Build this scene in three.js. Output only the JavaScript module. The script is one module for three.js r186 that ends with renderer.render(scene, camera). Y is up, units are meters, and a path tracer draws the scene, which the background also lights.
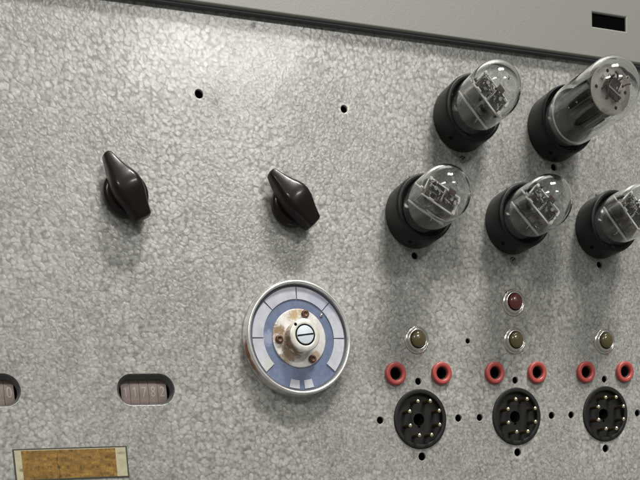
import * as THREE from 'three';
import { mergeGeometries, mergeVertices, toCreasedNormals } from 'three/addons/utils/BufferGeometryUtils.js';
import { RoundedBoxGeometry } from 'three/addons/geometries/RoundedBoxGeometry.js';
import { RectAreaLightUniformsLib } from 'three/addons/lights/RectAreaLightUniformsLib.js';

// ---------------------------------------------------------------- camera, light, exposure
const scene = new THREE.Scene();
const camera = new THREE.PerspectiveCamera(29.8687, 640 / 480, 0.02, 20);
camera.position.set(-0.27117, -0.04259, 0.41047);
camera.rotation.set(-0.1586353, -0.3586798, -0.0653318, 'YXZ');
camera.setViewOffset(640, 480, 0, -416.94, 640, 480);          // the upper part of a taller picture
camera.updateProjectionMatrix();
const renderer = new THREE.WebGLRenderer({ antialias: true });
renderer.setSize(1024, 768);
renderer.toneMapping = THREE.LinearToneMapping;
renderer.toneMappingExposure = 1.34;
renderer.shadowMap.enabled = true;
RectAreaLightUniformsLib.init();
scene.background = new THREE.Color().setRGB(0.16, 0.158, 0.15);   // the dim hall around the set
const LAMPS = [                                                   // x, y, z, width, depth, radiance
  [0.26, 1.90, 1.00, 0.6, 0.28, 88],
  [0.95, 1.90, 3.60, 0.7, 0.50, 38],
  [-1.90, 1.90, 3.20, 1.2, 0.60, 23],  // added fill lamp, lifts the left side of the panel
];

// ---------------------------------------------------------------- helpers
let seed = 20240611;
const rnd = () => { seed = (seed * 1664525 + 1013904223) >>> 0; return seed / 4294967296; };
const mm = 0.001;
const hash = (x, y, k) => { let h = (x * 374761393 + y * 668265263 + k * 1442695041) | 0; h = Math.imul(h ^ (h >>> 13), 1274126177); h ^= h >>> 16; return (h >>> 0) / 4294967296; };
const smooth = (a, b, x) => { const t = Math.min(1, Math.max(0, (x - a) / (b - a))); return t * t * (3 - 2 * t); };
function vnoise(x, y, k) {
  const xi = Math.floor(x), yi = Math.floor(y), fx = x - xi, fy = y - yi, u = fx * fx * (3 - 2 * fx), v = fy * fy * (3 - 2 * fy);
  const a = hash(xi, yi, k), b = hash(xi + 1, yi, k), c = hash(xi, yi + 1, k), d = hash(xi + 1, yi + 1, k);
  return a + (b - a) * u + (c - a) * v + (a - b - c + d) * u * v;
}
const srgb = (l) => { l = Math.min(1, Math.max(0, l)); return Math.round(255 * (l <= 0.0031308 ? 12.92 * l : 1.055 * Math.pow(l, 1 / 2.4) - 0.055)); };
const used = {};
function numbered(name) { const n = used[name] = (used[name] ?? -1) + 1; return n ? name + '_' + String(n).padStart(3, '0') : name; }
function prep(g) { for (const k of Object.keys(g.attributes)) if (!['position', 'normal', 'uv'].includes(k)) g.deleteAttribute(k); return g.index ? g.toNonIndexed() : g; }
function part(name, geos, mat, parent, top = false) {
  const g = Array.isArray(geos) ? (geos.length > 1 ? mergeGeometries(geos.map(prep)) : geos[0]) : geos;
  const m = new THREE.Mesh(g, mat); m.name = top ? numbered(name) : name; m.castShadow = m.receiveShadow = true; parent.add(m); return m;
}
function thing(name, label, category, x, y, z = 0, turn = 0, group) {
  const o = new THREE.Group(); o.name = numbered(name); o.position.set(x * mm, y * mm, z * mm); o.rotation.z = turn;
  o.userData = { label, category }; if (group) o.userData.group = group; scene.add(o); return o;
}
function another(src, name, label, x, y, turn = 0) {
  const o = src.clone(); o.name = numbered(name); o.position.set(x * mm, y * mm, src.position.z); o.rotation.z = turn;
  o.userData = { ...src.userData, label }; scene.add(o); return o;
}
// a lathe about the panel's normal (z); points are [radius, z] in mm
function lathe(pts, seg = 64) {
  const g = new THREE.LatheGeometry(pts.map(([r, z]) => new THREE.Vector2(Math.max(r, 1e-4) * mm, z * mm)), seg);
  g.rotateX(Math.PI / 2); return g;
}
const box = (w, h, d, x = 0, y = 0, z = 0) => new THREE.BoxGeometry(w * mm, h * mm, d * mm).translate(x * mm, y * mm, z * mm);
const rbox = (w, h, d, r, x = 0, y = 0, z = 0) => new RoundedBoxGeometry(w * mm, h * mm, d * mm, 2, r * mm).translate(x * mm, y * mm, z * mm);
function rod(a, b, r, seg = 8) {
  const A = new THREE.Vector3(...a).multiplyScalar(mm), B = new THREE.Vector3(...b).multiplyScalar(mm), d = B.clone().sub(A);
  const g = new THREE.CylinderGeometry(r * mm, r * mm, d.length(), seg);
  g.applyQuaternion(new THREE.Quaternion().setFromUnitVectors(new THREE.Vector3(0, 1, 0), d.clone().normalize()));
  return g.translate((A.x + B.x) / 2, (A.y + B.y) / 2, (A.z + B.z) / 2);
}
function wire(pts, r, closed = false) { return new THREE.TubeGeometry(new THREE.CatmullRomCurve3(pts.map((p) => new THREE.Vector3(...p).multiplyScalar(mm)), closed), 40, r * mm, 8, closed); }
const circleHole = (x, y, r) => { const p = new THREE.Path(); p.absarc(x * mm, y * mm, r * mm, 0, Math.PI * 2, true); return p; };
function stadium(S, x, y, w, h) { const r = h / 2 * mm, X = x * mm, Y = y * mm, a = (w - h) / 2 * mm; const p = new S(); p.absarc(X + a, Y, r, -Math.PI / 2, Math.PI / 2, false); p.absarc(X - a, Y, r, Math.PI / 2, Math.PI * 1.5, false); p.closePath(); return p; }
function rectPath(S, x0, y0, x1, y1) { const p = new S(); p.moveTo(x0 * mm, y0 * mm); p.lineTo(x1 * mm, y0 * mm); p.lineTo(x1 * mm, y1 * mm); p.lineTo(x0 * mm, y1 * mm); p.closePath(); return p; }

// ---------------------------------------------------------------- hammered enamel
const TEX = 2048, SPAN = 0.36;                                   // metres covered by one texture
const MARKS = [                                                  // chips, stains and painted knob shadows in the enamel: x, y, radius, lighter or darker, softness
  [-129.5, 170.0, 1.7, -0.22, 0.4], [-87.9, 139.8, 3.2, 0.16, 0.4], [-27.1, 37.5, 3.0, 0.07, 0.5], [0.4, -18.4, 4.2, 0.12, 0.4], [56.5, -17.4, 4.0, 0.12, 0.4], [66.4, -10.2, 3.0, 0.14, 0.4],
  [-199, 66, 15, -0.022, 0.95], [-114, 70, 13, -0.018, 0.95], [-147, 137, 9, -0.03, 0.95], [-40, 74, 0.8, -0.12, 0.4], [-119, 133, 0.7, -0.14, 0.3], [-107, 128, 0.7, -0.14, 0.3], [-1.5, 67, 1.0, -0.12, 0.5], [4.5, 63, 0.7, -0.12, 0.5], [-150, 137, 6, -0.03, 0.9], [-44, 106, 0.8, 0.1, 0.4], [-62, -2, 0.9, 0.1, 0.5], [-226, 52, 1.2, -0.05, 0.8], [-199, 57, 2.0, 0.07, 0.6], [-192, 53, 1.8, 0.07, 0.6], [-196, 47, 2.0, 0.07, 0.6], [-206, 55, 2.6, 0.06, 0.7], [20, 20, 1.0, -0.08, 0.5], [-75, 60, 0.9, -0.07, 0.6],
];
function hammered() {
  const col = new Uint8Array(TEX * TEX * 4), bump = new Float32Array(TEX * TEX), px = SPAN / TEX / mm;
  const cell = 1.85;                                             // mm
  for (let j = 0; j < TEX; j++) for (let i = 0; i < TEX; i++) {
    const X = i * px, Y = j * px;
    const wx = X + 1.1 * (vnoise(X / 2.0, Y / 2.0, 1) - 0.5), wy = Y + 1.1 * (vnoise(X / 2.0, Y / 2.0, 3) - 0.5);
    const gx = wx / cell, gy = wy / cell, ci = Math.floor(gx), cj = Math.floor(gy);
    let sum = 0, ids = 0, f1 = 9, f2 = 9;
    for (let b = -1; b <= 1; b++) for (let a = -1; a <= 1; a++) {
      const cx = ci + a, cy = cj + b, dx = cx + hash(cx, cy, 5) - gx, dy = cy + hash(cx, cy, 6) - gy, d = dx * dx + dy * dy - 0.22 * hash(cx, cy, 8), w = Math.exp(-14 * d);
      sum += w; ids += w * hash(cx, cy, 7);
      if (d < f1) { f2 = f1; f1 = d; } else if (d < f2) f2 = d;
    }
    const g2x = (wx + 0.5 * vnoise(X, Y, 41)) / 1.15, g2y = (wy + 0.5 * vnoise(X, Y, 42)) / 1.15, di = Math.floor(g2x), dj = Math.floor(g2y); let sum2 = 0, ids2 = 0;
    for (let b = -1; b <= 1; b++) for (let a = -1; a <= 1; a++) { const cx = di + a, cy = dj + b, dx = cx + hash(cx, cy, 45) - g2x, dy = cy + hash(cx, cy, 46) - g2y, w = Math.exp(-12 * (dx * dx + dy * dy)); sum2 += w; ids2 += w * hash(cx, cy, 47); }
    const id = ids / sum, near = -Math.log(sum) / 14, blob = 1 - smooth(-0.12, 0.42, near), near2 = -Math.log(sum2) / 12, blob2 = (1 - smooth(-0.1, 0.5, near2)), id2 = ids2 / sum2;
    const edge = f2 - f1, vein = (1 - smooth(0.0, 0.22, edge)) * smooth(0.35, 0.75, vnoise(X / 1.7, Y / 1.7, 15)), mid = vnoise(X / 5, Y / 5, 12), broad = vnoise(X / 30, Y / 30, 11), tiny = vnoise(X / 0.7, Y / 0.7, 14);
    const dome = blob * (0.35 + 0.65 * id);
    const kk = smooth(0.3, 0.7, vnoise(X / 22, Y / 22, 61));
    let v = 0.218 + (0.10 + 0.12 * kk) * dome + (0.17 - 0.09 * kk) * blob2 * (0.2 + 0.8 * id2) - 0.022 * vein + 0.09 * (tiny - 0.5) + 0.06 * (mid - 0.5) + 0.03 * (broad - 0.5);
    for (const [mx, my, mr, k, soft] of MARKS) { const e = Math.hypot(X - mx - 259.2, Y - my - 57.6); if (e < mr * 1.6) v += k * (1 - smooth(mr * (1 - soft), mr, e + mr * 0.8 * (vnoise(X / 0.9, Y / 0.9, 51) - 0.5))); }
    const o = (j * TEX + i) * 4, n = 0.02 * (vnoise(X / 14, Y / 14, 13) - 0.5);
    col[o] = srgb(v); col[o + 1] = srgb(v * 0.992); col[o + 2] = srgb(v * (0.922 - n)); col[o + 3] = 255;
    bump[j * TEX + i] = (0.35 + 0.25 * kk) * dome + (0.5 - 0.25 * kk) * blob2 * id2 - 0.03 * vein + 0.1 * mid + 0.08 * tiny;
  }
  const t = new THREE.DataTexture(col, TEX, TEX, THREE.RGBAFormat); t.colorSpace = THREE.SRGBColorSpace;
  const b = new THREE.DataTexture(bump, TEX, TEX, THREE.RedFormat, THREE.FloatType);
  for (const q of [t, b]) { q.wrapS = q.wrapT = THREE.RepeatWrapping; q.magFilter = THREE.LinearFilter; q.repeat.set(1 / SPAN, 1 / SPAN); q.offset.set(0.72, 0.16); q.needsUpdate = true; }
  return [t, b];
}
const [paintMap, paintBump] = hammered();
const again = (t, k, ox, oy) => { const c = t.clone(); c.repeat.set(k / SPAN, k / SPAN); c.offset.set(ox, oy); c.needsUpdate = true; return c; };
function smudged(base, spots, w, h, scale = 1) {                  // small colour map with wear of its own
  const d = new Uint8Array(w * h * 4);
  for (let j = 0; j < h; j++) for (let i = 0; i < w; i++) {
    let c = [...base], n = vnoise(i / 9 * scale, j / 9 * scale, 21) * 0.6 + vnoise(i / 3 * scale, j / 3 * scale, 22) * 0.4;
    c = c.map((q) => q * (0.82 + 0.36 * n));
    for (const [x, y, r, s] of spots) { const e = Math.hypot(i / w - x, j / h - y) / r + 0.9 * (n - 0.5), k = 1 - smooth(0.4, 1, e); c = c.map((q, z) => q + (s[z] - q) * k * 0.9); }
    const o = (j * w + i) * 4; d[o] = srgb(c[0]); d[o + 1] = srgb(c[1]); d[o + 2] = srgb(c[2]); d[o + 3] = 255;
  }
  const t = new THREE.DataTexture(d, w, h, THREE.RGBAFormat); t.colorSpace = THREE.SRGBColorSpace; t.magFilter = THREE.LinearFilter; t.wrapS = t.wrapT = THREE.RepeatWrapping; t.needsUpdate = true; return t;
}
const lin = (r, g, b) => new THREE.Color().setRGB(r, g, b);
const std = (c, roughness, metalness = 0, extra = {}) => new THREE.MeshStandardMaterial({ color: lin(...c), roughness, metalness, ...extra });
const phys = (c, roughness, metalness = 0, extra = {}) => new THREE.MeshPhysicalMaterial({ color: lin(...c), roughness, metalness, ...extra });
const M = {
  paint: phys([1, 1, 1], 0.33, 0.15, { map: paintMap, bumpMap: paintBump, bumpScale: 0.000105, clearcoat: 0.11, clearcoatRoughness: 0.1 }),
  coverPaint: phys([0.235, 0.234, 0.212], 0.5, 0.25, { bumpMap: again(paintBump, 1.5, 0.31, 0.47), bumpScale: 0.00003, clearcoat: 0.15, clearcoatRoughness: 0.35 }),
  hole: phys([0.002, 0.002, 0.002], 1, 0, { specularIntensity: 0.02 }),
  dark: phys([0.008, 0.008, 0.008], 0.9, 0, { specularIntensity: 0.2 }),
  frame: std([0.075, 0.08, 0.082], 0.5),
  shadeGrey: std([0.09, 0.091, 0.10], 0.6),  // dark grey that stands in for shade
  bakelite: phys([0.014, 0.0135, 0.014], 0.38, 0, { clearcoat: 0.3, clearcoatRoughness: 0.2 }),
  knob: phys([0.010, 0.0065, 0.0055], 0.3, 0, { specularIntensity: 0.4, clearcoat: 0.22, clearcoatRoughness: 0.12 }),
  collar: phys([0.013, 0.0135, 0.0135], 0.42, 0, { specularIntensity: 0.5 }),
  socket: phys([0.012, 0.012, 0.011], 0.5, 0, { specularIntensity: 0.6 }),
  pin: std([0.22, 0.17, 0.09], 0.4, 1),
  pinTip: std([0.86, 0.76, 0.52], 0.22, 1),
  chrome: std([0.72, 0.70, 0.66], 0.2, 1),
  bezel: std([1, 1, 1], 0.3, 0.85, { map: smudged([0.88, 0.87, 0.84], [[0.805, 0.28, 0.06, [0.5, 0.2, 0.1]], [0.78, 0.3, 0.04, [0.36, 0.16, 0.08]], [0.64, 0.3, 0.03, [0.35, 0.3, 0.2]]], 512, 64) }),
  dialBlue: std([1, 1, 1], 0.45, 0, { map: smudged([0.125, 0.16, 0.255], [[0.35, 0.2, 0.12, [0.2, 0.25, 0.4]], [0.2, 0.5, 0.09, [0.3, 0.33, 0.45]]], 256, 256) }),
  dialPale: std([1, 1, 1], 0.4, 0, { map: smudged([0.50, 0.51, 0.56], [[0.3, 0.4, 0.3, [0.40, 0.42, 0.52]], [0.7, 0.7, 0.2, [0.53, 0.53, 0.5]]], 128, 128) }),
  hubPlate: std([1, 1, 1], 0.45, 0.35, { map: smudged([0.70, 0.68, 0.65], [[0.2, 0.5, 0.2, [0.48, 0.40, 0.32]], [0.14, 0.62, 0.14, [0.25, 0.15, 0.07]], [0.45, 0.86, 0.16, [0.45, 0.33, 0.16]], [0.3, 0.25, 0.2, [0.33, 0.23, 0.14]], [0.75, 0.2, 0.1, [0.4, 0.3, 0.22]]], 256, 256, 0.5) }),
  hub: std([1, 1, 1], 0.36, 0.4, { map: smudged([0.78, 0.76, 0.69], [[0.8, 0.1, 0.16, [0.22, 0.13, 0.07]], [0.62, 0.06, 0.1, [0.3, 0.2, 0.1]], [0.95, 0.08, 0.1, [0.3, 0.2, 0.1]]], 256, 64) }),
  screw: std([0.66, 0.73, 0.78], 0.35, 0.15),
  oldScrew: std([0.13, 0.075, 0.05], 0.5, 0.6),
  greyScrew: std([0.22, 0.22, 0.21], 0.45, 0.6),
  red: phys([0.38, 0.058, 0.048], 0.42, 0, { clearcoat: 0.2, clearcoatRoughness: 0.3 }),
  jackHole: std([0.012, 0.01, 0.01], 0.4, 0.4),
  olive: phys([0.105, 0.080, 0.022], 0.28, 0, { clearcoat: 1, clearcoatRoughness: 0.08 }),
  ruby: phys([0.115, 0.016, 0.011], 0.28, 0, { clearcoat: 1, clearcoatRoughness: 0.08 }),
  glass: phys([0.97, 0.985, 0.975], 0.0, 0, { transmission: 1, thickness: 0.0008, ior: 1.56 }),
  plate: std([0.42, 0.38, 0.36], 0.22, 0.9),
  blackPlate: std([0.10, 0.095, 0.088], 0.3, 0.8),
  nickel: std([0.62, 0.60, 0.58], 0.25, 1),
  mica: phys([0.93, 0.91, 0.86], 0.2),
  pinkMica: phys([1, 1, 1], 0.25, 0, { map: smudged([0.40, 0.37, 0.335], [[0.5, 0.5, 0.3, [0.2, 0.17, 0.15]], [0.1, 0.3, 0.3, [0.2, 0.16, 0.14]], [0.6, 0.8, 0.25, [0.55, 0.5, 0.46]], [0.3, 0.5, 0.2, [0.25, 0.2, 0.18]]], 128, 128) }),
  stem: phys([0.10, 0.105, 0.10], 0.18),
  getter: std([0.14, 0.10, 0.09], 0.3, 0.9),
};

// ---------------------------------------------------------------- ceiling lamps and an added left fill lamp (out of the picture, above and behind)
LAMPS.forEach(([x, y, z, w, d, L], i) => {
  const o = new THREE.Group(); o.name = numbered('ceiling_lamp'); o.position.set(x, y, z); scene.add(o);
  o.userData = { label: ['ceiling lamp nearest above the panel, white housing with long diffuser', 'ceiling lamp farther out in the hall, on the right', 'unseen fill lamp added out in the hall, on the left'][i], category: 'ceiling lamp', group: 'ceiling lamps' };
  part('housing', new THREE.BoxGeometry(w + 0.06, 0.08, d + 0.06).translate(0, 0.045, 0), std([0.7, 0.7, 0.68], 0.5), o);
  part('diffuser', new THREE.BoxGeometry(w, 0.01, d).translate(0, -0.001, 0), std([0.8, 0.8, 0.8], 0.5, 0, { emissive: lin(1, 0.985, 0.95), emissiveIntensity: 3 }), o);
  const l = new THREE.RectAreaLight(new THREE.Color().setRGB(1, 0.98, 0.94), L, w, d);
  l.position.set(x, y - 0.012, z); l.lookAt(x, y - 1, z); scene.add(l);
});

// ---------------------------------------------------------------- the panel, its holes and the cabinet behind
const TUBES = [[-26.8, 140.4], [26.7, 140.3], [-54.7, 95.0], [-0.1, 94.4], [53.6, 94.2]];
const COLS = [-56, 0, 56];
const COUNTERS = [[-191.0, 16.05], [-256.7, 16.6]];
{
  const s = rectPath(THREE.Shape, -360, -120, 170, 300);
  for (const [x, y, r] of [[-156.2, 139.9, 1.8], [-87.9, 139.8, 1.6], [-27.1, 37.5, 1.3]]) s.holes.push(circleHole(x, y, r));
  for (const x of COLS) {
    s.holes.push(circleHole(x, 0, 14.0), circleHole(x, 37.8, 3.5), circleHole(x, 18.2, 1.7), circleHole(x + 0.2, -18.2, 2.0), circleHole(x - 21.8, 0, 1.75), circleHole(x + 21.8, 0, 1.8));
    for (const q of [-12.7, 12.7]) s.holes.push(circleHole(x + q, 21.8, 4.6));
  }
  s.holes.push(circleHole(0, 56.4, 3.5));
  for (const [x, y] of [[-54.8, 77.1], [53.8, 76.6], [26.6, 122.6]]) s.holes.push(circleHole(x, y, 1.6));
  for (const [x, y] of COUNTERS) s.holes.push(stadium(THREE.Path, x, y, 25.4, 13.3));
  s.holes.push(rectPath(THREE.Path, 47.6, 187.4, 69.4, 195.6));
  const g = new THREE.ExtrudeGeometry(s, { depth: 0.9 * mm, bevelEnabled: true, bevelThickness: 0.25 * mm, bevelSize: 0.25 * mm, bevelOffset: -0.25 * mm, bevelSegments: 2, curveSegments: 28 }).translate(0, 0, -1.15 * mm);
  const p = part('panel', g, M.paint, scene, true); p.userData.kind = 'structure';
  // painted-over screw heads in the panel beside the valve holders
  const head = lathe([[0, 0.9], [0.9, 0.85], [1.5, 0.5], [1.7, 0]], 24), slot = box(2.6, 0.35, 0.25, 0, 0, 0.92);
  for (const [x, y, m] of [[-27, 157, M.paint], [-26.4, 122.5, M.greyScrew], [-54.6, 113, M.paint], [-0.6, 111.3, M.paint], [53.4, 111.2, M.paint], [0.4, 76.8, M.greyScrew]]) {
    const h = part('screw', head, m, p); h.position.set(x * mm, y * mm, 0);
    if (m === M.greyScrew) { const w = part('slot', slot, M.dark, h); w.rotation.z = 0.7; }
  }
  const c = part('cabinet', [box(540, 428, 4, -95, 90, -62), box(4, 424, 57, -361, 90, -31.5), box(4, 424, 57, 171, 90, -31.5), box(528, 4, 57, -95, -119, -31.5), box(528, 4, 57, -95, 298, -31.5)], M.dark, scene, true);
  c.userData.kind = 'structure';
}
{ // the cover plate above the panel
  const o = thing('cover_plate', 'plain grey enamel cover plate above the panel with a black rectangular slot', 'cover plate', 0, 0);
  const s = rectPath(THREE.Shape, -365, 174.1, 175, 340); s.holes.push(rectPath(THREE.Path, 48.4, 188.3, 68.8, 194.6));
  part('plate', new THREE.ExtrudeGeometry(s, { depth: 2.6 * mm, bevelEnabled: true, bevelThickness: 0.8 * mm, bevelSize: 0.8 * mm, bevelOffset: -0.8 * mm, bevelSegments: 4 }).translate(0, 0, 0.9 * mm), M.coverPaint, o);
  part('slot_shade', box(20.3, 6.2, 2.4, 58.6, 191.45, 2.3), M.hole, o);  // black block put in for the darkness inside the slot
  part('edge_shade_strip', box(538, 0.7, 2.5, -95, 173.75, 1.55), M.shadeGrey, o);  // solid dark strip stands in for the shaded underside of the plate
}

// ---------------------------------------------------------------- pointer knobs
{
  const o = thing('pointer_knob', 'left black pointer knob, its pointed end raised steeply towards the upper left', 'pointer knob', -192.6, 96.2, 0, 117.5 * Math.PI / 180, 'black pointer knobs');
  part('skirt', lathe([[0, 5.5], [7.6, 5.5], [9.2, 4.6], [9.6, 3.6], [9.6, 1.2], [9.2, 0.4], [0, 0.4]]), M.knob, o);
  const st = [[15.9, 1.1, 8.8, 5.4], [15.4, 2.0, 9.4, 4.6], [13, 2.7, 10.2, 4.0], [10, 3.7, 11.2, 3.6], [7.4, 4.8, 12.2, 3.2], [5.2, 5.8, 13.2, 3], [2.8, 6.6, 14.0, 3], [0, 6.9, 14.3, 3], [-2.8, 6.5, 13.9, 3], [-5.2, 5.7, 13.1, 3], [-7.4, 5.0, 12.3, 3.2], [-10, 4.4, 11.4, 3.6], [-11.9, 4.0, 10.8, 4.0], [-12.5, 3.2, 10.0, 4.8]];
  const N = 28, pos = [], idx = [];
  for (const [x, w, h, b] of st) for (let k = 0; k < N; k++) {
    const a = k / N * Math.PI * 2, ca = Math.cos(a), sa = Math.sin(a), e = sa > 0 ? 0.62 : 0.25;
    const y = Math.sign(ca) * Math.pow(Math.abs(ca), sa > 0 ? 0.42 : 0.16) * w, side = b + (h - b) * 0.45;
    const z = sa > 0 ? side + (h - side) * Math.pow(sa, 0.8) : side - (side - b) * Math.pow(-sa, e);
    pos.push(x * mm, y * mm, z * mm);
  }
  for (let s = 0; s < st.length - 1; s++) for (let k = 0; k < N; k++) { const a = s * N + k, b = s * N + (k + 1) % N, c = a + N, d = b + N; idx.push(a, c, b, b, c, d); }
  for (const [s, f] of [[0, 1], [st.length - 1, 0]]) { const cI = pos.length / 3, [x, w, h, b] = st[s]; pos.push((x + (f ? 0.3 : -0.3)) * mm, 0, (h * 0.5 + b * 0.5) * mm); for (let k = 0; k < N; k++) { const a = s * N + k, b2 = s * N + (k + 1) % N; f ? idx.push(a, b2, cI) : idx.push(a, cI, b2); } }
  const g = new THREE.BufferGeometry(); g.setAttribute('position', new THREE.Float32BufferAttribute(pos, 3)); g.setIndex(idx); g.computeVertexNormals();
  part('pointer_body', g, M.knob, o);
  another(o, 'pointer_knob', 'right black pointer knob, above the round dial, tilted farther over to the left', -117.6, 96.0, 132 * Math.PI / 180);
}

// ---------------------------------------------------------------- dial
{
  const o = thing('dial', 'round metal dial with chrome rim, blue scale ring and slotted centre hub', 'dial', -119.3, 37.2, -1.6);
  part('bezel', lathe([[26.4, 0], [26.4, 1.4], [25.6, 1.9], [25.5, 7.6], [25.3, 8.6], [24.8, 9.1], [24.1, 9.0], [23.8, 8.5], [23.6, 6.6], [23, 6.3]], 96), M.bezel, o);
  const f = part('face', lathe([[23.6, 6.6], [0, 6.61]], 96), M.dialBlue, o);
  { const p = f.geometry.attributes.position, uv = f.geometry.attributes.uv; for (let i = 0; i < p.count; i++) uv.setXY(i, 0.5 + p.getX(i) / 0.05, 0.5 + p.getY(i) / 0.05); }
  part('rim_shadow_gap', lathe([[23.7, 6.8], [22.9, 6.82]], 96), M.shadeGrey, o);
  const sector = (a0, a1, r0, r1) => {
    const s = new THREE.Shape(), A = a0 * Math.PI / 180, B = a1 * Math.PI / 180; s.absarc(0, 0, r1 * mm, A, B, false); s.absarc(0, 0, r0 * mm, B, A, true); s.closePath();
    const g = new THREE.ExtrudeGeometry(s, { depth: 0.3 * mm, bevelEnabled: true, bevelThickness: 0.08 * mm, bevelSize: 0.08 * mm, bevelSegments: 1, curveSegments: 16 }).translate(0, 0, 6.7 * mm);
    const uv = g.attributes.uv; for (let i = 0; i < uv.count; i++) uv.setXY(i, uv.getX(i) * 20, uv.getY(i) * 20); return g;
  };
  for (const [a, b] of [[-41, -1], [1, 44], [46, 89], [91, 134], [136, 179], [181, 221]]) part('scale_segment', sector(a, b, 17.3, 22.4), M.dialPale, o);
  for (const [a, b] of [[-106, -93.5], [-86.5, -75]]) part('scale_segment', sector(a, b, 18.8, 22.4), M.dialPale, o);
  const hp = part('hub_plate', lathe([[13.0, 6.6], [13.0, 7.2], [12.7, 7.4], [0, 7.4]], 64), M.hubPlate, o);
  { const p = hp.geometry.attributes.position, uv = hp.geometry.attributes.uv; for (let i = 0; i < p.count; i++) uv.setXY(i, 0.5 + p.getX(i) / 0.028, 0.5 + p.getY(i) / 0.028); }
  const hub = part('hub', lathe([[7.3, 7.3], [7.3, 14.30], [6.8, 15.00], [4.6, 15.10], [4.4, 14.60], [0, 14.60]], 64), M.hub, o);
  const sc = part('screw', lathe([[4.1, 14.60], [4.1, 15.10], [3.8, 15.40], [0, 15.50]], 48), M.screw, hub);
  part('bore_gap', lathe([[4.75, 15.13], [4.0, 15.14]], 48), M.dark, hub);
  { const s = part('slot', box(7.7, 0.6, 0.3, 0, 0, 15.42), M.dark, hub); s.rotation.z = 0.12; }
  part('pin_hole', lathe([[0.75, 15.08], [0, 15.16]], 16).translate(-4.3 * mm, 4.5 * mm, 0), M.dark, hub);
  const small = lathe([[1.8, 7.3], [1.8, 8.4], [1.4, 8.9], [0.9, 8.95], [0.8, 8.5], [0, 8.5]], 24);
  for (const [x, y] of [[3.4, 10.6], [5.6, -9.3], [-10.0, -0.6]]) part('screw', small.clone().translate(x * mm, y * mm, 0), M.oldScrew, hp);
  part('rivet', lathe([[0.8, 6.7], [0.7, 7.2], [0, 7.4]], 16).translate(11.8 * mm, 10.4 * mm, 0), M.chrome, o);
}

// ---------------------------------------------------------------- counters behind their windows
const wheelTex = {};
function digitMap(ch) {
  if (wheelTex[ch]) return wheelTex[ch];
  const c = document.createElement('canvas'); c.width = 64; c.height = 1024; const x = c.getContext('2d');
  x.fillStyle = '#b5a39b'; x.fillRect(0, 0, 64, 1024);
  for (let k = 0; k < 900; k++) { x.fillStyle = `rgba(${90 + rnd() * 90 | 0},${80 + rnd() * 70 | 0},${75 + rnd() * 70 | 0},0.35)`; x.fillRect(rnd() * 64, rnd() * 1024, 1 + rnd() * 7, 1 + rnd() * 3); }
  x.fillStyle = 'rgba(240,232,225,0.7)'; x.font = '72px sans-serif'; x.textAlign = 'center'; x.textBaseline = 'middle';
  for (let k = 0; k < 10; k++) { x.save(); x.translate(32, 512 - k * 102.4); x.scale(1, 1.0); x.fillText(String((ch + k) % 10), 0, 0); x.translate(0, 1024); x.fillText(String((ch + k) % 10), 0, 0); x.restore(); }
  const t = new THREE.CanvasTexture(c); t.colorSpace = THREE.SRGBColorSpace; return wheelTex[ch] = t;
}
COUNTERS.forEach(([cx, cy], n) => {
  const o = thing('counter', ['brown number-wheel counter in the oval window left of the dial', 'number-wheel counter in the oval window cut off by the left edge'][n], 'counter', cx, cy, 0, 0, 'counters in oval panel windows');
  { // funnel-shaped frame lining the window
    const rings = [[25.5, 13.4, 0, -1.0], [25.3, 13.2, 0, -0.5], [24.6, 12.5, 0, -0.6], [23.0, 10.9, -0.35, -3.2], [22.7, 10.6, -0.35, -3.7], [22.7, 10.6, -0.35, -5.0]], pos = [], idx = [], H = 24, N = 2 * (H + 1);
    for (const [w, h, dy, z] of rings) for (let e = 0; e < 2; e++) for (let k = 0; k <= H; k++) { const a = (e ? 0.5 : -0.5) * Math.PI + k / H * Math.PI, o = (e ? -1 : 1) * (w - h) / 2; pos.push((o + h / 2 * Math.cos(a)) * mm, (dy + h / 2 * Math.sin(a)) * mm, z * mm); }
    for (let r = 0; r < rings.length - 1; r++) for (let k = 0; k < N; k++) { const a = r * N + k, b = r * N + (k + 1) % N; idx.push(a, b, a + N, b, b + N, a + N); }
    const g = new THREE.BufferGeometry(); g.setAttribute('position', new THREE.Float32BufferAttribute(pos, 3)); g.setIndex(idx); g.computeVertexNormals();
    part('window_frame', g, M.frame, o);
  }
  const R = 13.5, digits = n ? [0, 0, 3, 1, 0] : [1, 1, 7, 8, 2];
  digits.forEach((d, k) => {
    const g = new THREE.CylinderGeometry(R * mm, R * mm, 3.95 * mm, 60, 1, false).rotateZ(Math.PI / 2);   // axis along x
    const w = part('number_wheel', g, std([1, 1, 1], 0.5, 0.1, { map: digitMap(d) }), o);
    // put the digit at v = .5 on the front
    const p = g.attributes.position, uv = g.attributes.uv;
    for (let i = 0; i < p.count; i++) { let a = Math.atan2(p.getY(i), p.getZ(i)) / (Math.PI * 2); uv.setXY(i, p.getX(i) / (3.95 * mm) + 0.5, 0.5 + a); }
    w.position.set((k - 2) * 4.12 * mm, -0.2 * mm, (-5.4 - R) * mm);
  });
  part('axle', rod([-14, 0, -5.4 - R], [14, 0, -5.4 - R], 2), M.oldScrew, o);
});

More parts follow.
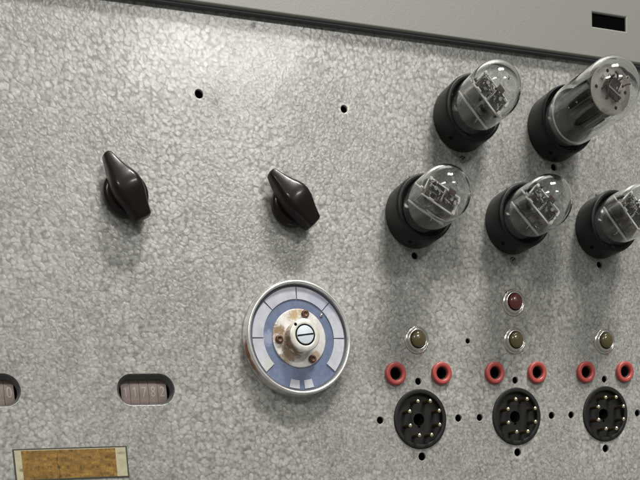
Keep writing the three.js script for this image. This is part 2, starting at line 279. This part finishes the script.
// ---------------------------------------------------------------- brown label
{
  const o = thing('label_strip', 'aged brown paper label with cream ends and dark outline', 'label', -226.1, -14.6, 0, -0.005);
  part('outline', rbox(48.2, 13.6, 0.3, 0.1, 0, 0, 0.15), std([0.045, 0.042, 0.03], 0.6), o);
  const cream = smudged([0.42, 0.39, 0.26], [[0.1, 0.3, 0.1, [0.2, 0.17, 0.09]], [0.95, 0.8, 0.06, [0.28, 0.24, 0.14]]], 256, 80), brown = (() => {
    const w = 512, h = 160, d = new Uint8Array(w * h * 4);
    for (let j = 0; j < h; j++) for (let i = 0; i < w; i++) {
      const n = vnoise(i / 24, j / 16, 31) * 0.5 + vnoise(i / 9, j / 7, 32) * 0.3 + vnoise(i / 4, j / 4, 33) * 0.2, line = smooth(0.55, 0.75, vnoise(i / 7, j / 30, 34)) * (Math.sin(j / h * 21) > 0.1 ? 1 : 0) * 0.35;
      const crack = 1 - smooth(1, 5, Math.abs(i - 190 - 5 * Math.sin(j / 20))), blot = 1 - smooth(4, 14, Math.hypot(i - 192, j - 60));
      const k = (0.45 + 1.1 * n - line * 0.9) * (1 - 0.45 * crack) * (1 - 0.5 * blot), y = smooth(0.5, 0.9, n) * 0.25, o2 = (j * w + i) * 4;
      d[o2] = srgb(0.225 * k + y * 0.2); d[o2 + 1] = srgb(0.124 * k + y * 0.16); d[o2 + 2] = srgb(0.026 * k + y * 0.03); d[o2 + 3] = 255;
    }
    const t = new THREE.DataTexture(d, w, h, THREE.RGBAFormat); t.colorSpace = THREE.SRGBColorSpace; t.magFilter = THREE.LinearFilter; t.needsUpdate = true; return t;
  })();
  part('paper', box(46.9, 12.4, 0.24, 0, 0, 0.24), std([1, 1, 1], 0.5, 0, { map: cream }), o);
  part('brown_film', box(39.6, 12.0, 0.2, -0.9, -0.1, 0.33), phys([1, 1, 1], 0.35, 0, { map: brown, clearcoat: 0.4, clearcoatRoughness: 0.2 }), o);
}

// ---------------------------------------------------------------- valves
function glassBulb(R, zc, flat = 1) {                             // cylinder with a domed end, a real wall 0.8 mm thick
  const out = [], inn = [];
  for (let k = 0; k <= 20; k++) { const a = k / 20 * Math.PI / 2; out.push([R * Math.cos(a), zc + R * flat * Math.sin(a)]); inn.push([(R - 0.8) * Math.cos(a), zc + (R * flat - 0.8) * Math.sin(a)]); }
  return lathe([[R - 0.8, 5], [R, 5], ...out, ...inn.reverse(), [R - 0.8, 5]], 64);
}
function collarParts(o, R, H, rg) {
  part('set_screw', rod([1.5, -R * 0.96, H * 0.5], [1.6, -R * 1.015, H * 0.5], 0.9, 14), M.dark, o);
  part('base', lathe([[R * 0.94, 0.1], [R, 0.6], [R, H - 1.6], [R * 0.985, H - 1.2], [R * 0.985, H - 0.5], [R * 0.95, H], [rg + 1.0, H], [rg + 0.4, H - 0.6], [rg + 0.3, H - 4], [0, H - 4.2]], 72), M.collar, o);
}
function smallValve(name, label, x, y, turn, variant) {
  const o = thing(name, label, 'vacuum tube', x, y, 0, turn, 'small glass vacuum tubes');
  collarParts(o, 15.0, 13.6, 12.2);
  part('glass_bulb', glassBulb(12.0, 30.5), M.glass, o);
  part('stem', lathe([[9.5, 9.6], [6.2, 11], [3.4, 15], [0, 15.6]], 24), M.stem, o);
  part('mica', [rbox(20.4, 0.9, 0.8, 0.2, 0, -4.2, 17.2), rbox(20.4, 0.9, 0.8, 0.2, 0, 4.2, 17.2)], M.mica, o);
  part('shield_plate', box(19.6, 7.4, 0.3, 0, 0, 17.0), M.blackPlate, o);
  for (const s of [-1, 1]) {                                        // two electrode systems side by side
    const b = part('anode', [rbox(7.4, 6.4, 9.8, 0.6, s * 4.4, 0, 22.4), box(0.9, 8.4, 9.4, s * 4.4, 0, 22.4)], M.plate, o);
    part('rib', [box(4.8, 0.4, 6.6, s * 4.4, 3.3, 22.2), box(4.8, 0.4, 6.6, s * 4.4, -3.3, 22.2)], M.nickel, b);
    part('top_plate', box(6.8 - variant * 0.4, 6.6, 0.3, s * 4.5, 0.2 * s, 27.7), M.blackPlate, o);
    part('cathode', [rod([s * 4.4, 0.3, 27], [s * 4.4, 0.3, 30.2], 0.9, 12), box(2.6, 0.4, 1.6, s * 4.0, 1.9 * s, 28.8)], M.nickel, o);
    part('grid_post', [rod([s * 7.0, 0.6, 13], [s * 7.0, 0.6, 30.2], 0.4), rod([s * 1.7, -0.8, 13], [s * 1.7, -0.8, 29.6], 0.4)], M.nickel, o);
    part('bracket', box(0.35, 2.8, 2.6, s * 6.4 - variant * 0.4, -1.8 * s, 28.8).rotateZ(0.12 * variant), M.plate, o);
  }
  part('mica', [rbox(16.4, 0.7, 0.5, 0.2, 0.8, 4.3, 27.8), rbox(18.0, 0.75, 0.6, 0.2, 0, -4.3, 27.8), rbox(0.8, 8.0, 0.6, 0.2, 8.7, 0, 27.8), rbox(0.6, 5.0, 0.5, 0.15, -8.7, 0.8, 27.8)], M.mica, o);
  part('cross_strap', [rbox(0.9, 8.0, 0.4, 0.15, 0.2 + variant * 0.3, 0, 28.4), rbox(7.5, 0.7, 0.4, 0.15, -3.5, 0.6 + variant * 0.5, 28.9)], M.nickel, o);
  part('getter', [box(3.6, 2.2, 0.35, 1.6 + variant, 2.4, 31.6), rod([1.6 + variant, 2.4, 27.8], [1.6 + variant, 2.4, 31.6], 0.3), box(2.4, 0.3, 2.2, -5.4 + variant, -2.6, 29.6)], M.getter, o);
  const bits = [[], []];                                            // small tabs and welded ends crowded on the top
  for (let k = 0; k < 22; k++) {
    const g = box(0.5 + 2.2 * rnd(), 0.25 + 0.4 * rnd(), 0.5 + 2.0 * rnd()).rotateZ(rnd() * 6.3).rotateX(rnd() * 0.8 - 0.4).translate((rnd() * 15 - 7.5) * mm, (rnd() * 7 - 3.5) * mm, (28 + rnd() * 2.2) * mm);
    bits[k % 2].push(g);
  }
  part('tab', bits[0], M.nickel, o); part('tab', bits[1], M.getter, o);
  part('spacer', [rbox(1.6, 2.2, 1.6, 0.3, 8.2, -3.6, 28.2), rbox(1.4, 1.6, 1.2, 0.3, -8.0, 3.8, 28.2), rbox(1.2, 2.6, 0.8, 0.3, 8.6, 2.2, 28.4), rbox(2.6, 1.0, 0.8, 0.3, -5.2 + variant, -4.3, 28.5)], M.mica, o);
  part('lead_wire', [wire([[4, 3, 10], [6, 3.6, 13], [7, 2.4, 17]], 0.35), wire([[-4, -3, 10], [-6, -3.4, 13.5], [-7, -2, 17]], 0.35), wire([[3, -4, 10], [4.4, -4.6, 13.5], [3.6, -2.4, 17]], 0.35), wire([[-2.5, 4, 10], [-3.4, 4.8, 13.5], [-3, 2.6, 17]], 0.35)], M.nickel, o);
  return o;
}
smallValve('vacuum_tube', 'small glass vacuum tube at the upper left, beside the tall tube', ...TUBES[0], -0.80, 0);
smallValve('vacuum_tube', 'small glass vacuum tube, leftmost of the lower row of three', ...TUBES[2], -0.50, 1.2);
smallValve('vacuum_tube', 'small glass vacuum tube, middle of the lower row of three', ...TUBES[3], -0.76, -0.8);
smallValve('vacuum_tube', 'small glass vacuum tube cut off by the right edge of the photo', ...TUBES[4], -0.82, 0.6);
{
  const o = thing('tall_vacuum_tube', 'tall glass vacuum tube at the upper right with dark plate and pale disc', 'vacuum tube', ...TUBES[1], 0, -0.55);
  collarParts(o, 15.6, 13.4, 13.8);
  part('glass_bulb', glassBulb(13.6, 44, 0.85), M.glass, o);
  part('stem', lathe([[11, 9.6], [7.5, 11], [4, 17], [0, 17.4]], 24), M.stem, o);
  part('mica', lathe([[10.4, 18.4], [10.4, 18.8], [0, 18.8]], 32), M.stem, o);
  const a = part('anode', [rbox(18.5, 9.6, 24, 1.6, 0, 0, 31), rbox(21.6, 1.2, 24, 0.3, 0, 0, 31), rbox(5, 12.2, 24, 0.8, 0, 0, 31)], M.blackPlate, o);
  part('rib', [box(0.6, 0.5, 20, 5.6, 4.9, 31), box(0.6, 0.5, 20, -5.6, 4.9, 31), box(0.6, 0.5, 20, 5.6, -4.9, 31), box(0.6, 0.5, 20, -5.6, -4.9, 31)], M.plate, a);
  part('rivet', [[9.8, -0.8, 30], [9.8, -0.8, 22], [-9.8, 0.8, 30], [-7, -5, 25], [-7, -5, 31]].map((q) => new THREE.SphereGeometry(0.6 * mm, 8, 6).translate(q[0] * mm, q[1] * mm, q[2] * mm)), M.nickel, a);
  part('glass_ring', new THREE.TorusGeometry(12.3 * mm, 0.4 * mm, 8, 48).translate(0, 0, 17.4 * mm), M.mica, o);
  const m = part('mica', lathe([[10.9, 43.6], [10.9, 44.1], [0, 44.1]], 40), M.pinkMica, o);
  part('hole', [[6.2, -5.2], [-5.6, 5.6], [-7.2, -3.8], [7.2, 3.6]].map(([x, y]) => lathe([[0.8, 44.15], [0, 44.2]], 14).translate(x * mm, y * mm, 0)), M.dark, m);
  part('getter', [lathe([[3.6, 44.1], [3.8, 46.2], [3.2, 46.8], [2.4, 45.8], [0, 45.6]], 28).translate(0.6 * mm, 0.4 * mm, 0), box(7.5, 1.6, 0.5, 0, -0.4, 45.8)], M.getter, o);
  part('top_fitting', [box(6.2, 0.5, 2.4, 1.2, 3.4, 45.4), box(0.5, 5.4, 2.2, -4.4, -0.6, 45.3), box(3.0, 3.0, 0.4, 3.4, -2.8, 46.4), rod([4.6, -2.8, 44], [4.6, -2.8, 47.4], 0.5), rod([-3.2, 3.2, 44], [-3.2, 3.2, 47.8], 0.5), rod([1.6, 5.6, 44], [1.6, 5.6, 46.8], 0.4)], M.getter, o);
  part('strap', [rbox(9.5, 0.7, 0.4, 0.15, 0.5, -1.8, 46.9), rbox(0.7, 5, 0.4, 0.15, 2.4, 1.4, 47.3)], M.nickel, o);
  part('getter_wire', [wire([[3, 2.5, 44.2], [5, 5, 46.6], [6.4, 6.2, 47]], 0.4), wire([[-3, 1.5, 44.2], [-5, 2.4, 47], [-4.6, -1, 47.6], [-2, -3.6, 46.6], [0, -5, 44.2]], 0.5), wire([[0, 3, 45.6], [-1.6, 4.4, 47.8], [-3.4, 5, 47.6]], 0.5)], M.getter, o);
  part('bracket', [box(1.6, 1.2, 1.8, -2.6, 4.0, 45), box(1.2, 1.8, 1.8, 2.8, -3.6, 45), box(1.4, 1.4, 1.2, -6.6, 1.2, 44.6)], M.nickel, o);
  part('lead_wire', [wire([[5, 4, 10], [7.4, 3.4, 14], [7, 2, 19]], 0.4), wire([[-5, -4, 10], [-7.4, -3.4, 14], [-7, -2, 19]], 0.4), wire([[5, -5, 10], [6, -6, 14], [4, -3, 19]], 0.4), wire([[-4, 5, 10], [-5, 6, 14], [-4, 3, 19]], 0.4)], M.nickel, o);
}

// ---------------------------------------------------------------- pilot lamps
function pilot(label, lens, x, y, group) {
  const o = thing('pilot_lamp', label, 'pilot lamp', x, y, 0, 0, group);
  const b = part('bezel', lathe([[6.6, 0], [6.6, 0.5], [6.1, 0.9], [5.9, 0.9], [5.7, 0.6], [5.5, 0.6], [5.4, 1.5], [5.0, 2.1], [4.4, 2.1], [4.0, 1.7], [3.9, -3]], 48), M.chrome, o);
  part('lens', lathe([[3.85, -1], [3.85, 2.5], [3.6, 3.1], [2.9, 3.6], [1.7, 3.95], [0, 4.1]], 40), lens, o);
  return o;
}
const pl = pilot('olive green pilot lamp above the left socket', M.olive, COLS[0], 37.8, 'olive green pilot lamps');
another(pl, 'pilot_lamp', 'olive green pilot lamp above the middle socket, directly below the red one', COLS[1], 37.8);
another(pl, 'pilot_lamp', 'olive green pilot lamp above the right socket', COLS[2], 37.8);
pilot('dark red pilot lamp, topmost of the two in the middle column', M.ruby, 0, 56.4);

// ---------------------------------------------------------------- red jacks
{
  const names = ['left', 'middle', 'right'];
  let proto;
  COLS.forEach((cx, i) => [-1, 1].forEach((s) => {
    const label = `red ring jack at the upper ${s < 0 ? 'left' : 'right'} of the ${names[i]} black socket`;
    if (proto) return another(proto, 'banana_jack', label, cx + s * 12.7, 21.8);
    proto = thing('banana_jack', label, 'jack', cx + s * 12.7, 21.8, 0, 0, 'red jacks above the sockets');
    part('insulator', lathe([[5.5, 0], [5.5, 1.2], [5.3, 1.75], [4.8, 2.05], [3.7, 2.0], [3.2, 1.6], [3.05, 1.0], [3.0, 0], [3.0, -5], [4.4, -5], [4.4, -0.4]], 48), M.red, proto);
    part('sleeve', lathe([[2.95, 0.6], [2.4, 0.4], [2.2, -12], [0, -12]], 32), M.jackHole, proto);
  }));
}

// ---------------------------------------------------------------- octal sockets with standing pins
{
  const names = ['left of the three black eight-pin sockets', 'middle of the three black eight-pin sockets, below two pilot lamps', 'right of the three black eight-pin sockets'];
  const o = thing('octal_socket', 'round ' + names[0], 'socket', COLS[0], 0, 0, 0, 'black eight-pin sockets');
  part('flange', lathe([[14.5, 0], [14.5, 0.5], [14.1, 0.9], [12.6, 0.9], [12.3, 0.5], [12.2, -1.4]], 72), M.socket, o);
  const s = rectPath(THREE.Shape, 0, 0, 0, 0), disc = new THREE.Shape(); disc.absarc(0, 0, 12.3 * mm, 0, Math.PI * 2, false);
  disc.holes.push((() => { const p = new THREE.Path(); p.absarc(0, 0, 3.0 * mm, -1.35, -1.79 + Math.PI * 2, false); p.lineTo(-0.8 * mm, -4.0 * mm); p.lineTo(0.8 * mm, -4.0 * mm); p.closePath(); return p; })());
  part('insert', new THREE.ExtrudeGeometry(disc, { depth: 8 * mm, bevelEnabled: false, curveSegments: 40 }).translate(0, 0, -9.4 * mm), M.socket, o);
  part('bottom', lathe([[13, -12], [0, -12]], 32), M.dark, o);
  for (let k = 0; k < 8; k++) {
    const a = (22.5 + 45 * k) * Math.PI / 180, x = 8.75 * Math.cos(a), y = 8.75 * Math.sin(a);
    const pin = part('pin', lathe([[0.95, -2], [0.95, 4.4]], 20).translate(x * mm, y * mm, 0), M.pin, o);
    part('pin_tip', lathe([[0.98, 4.3], [0.98, 5.1], [0.8, 5.5], [0.4, 5.75], [0, 5.8]], 20).translate(x * mm, y * mm, 0), M.pinTip, pin);
  }
  another(o, 'octal_socket', 'round ' + names[1], COLS[1], 0);
  another(o, 'octal_socket', 'round ' + names[2], COLS[2], 0);
}

renderer.render(scene, camera);
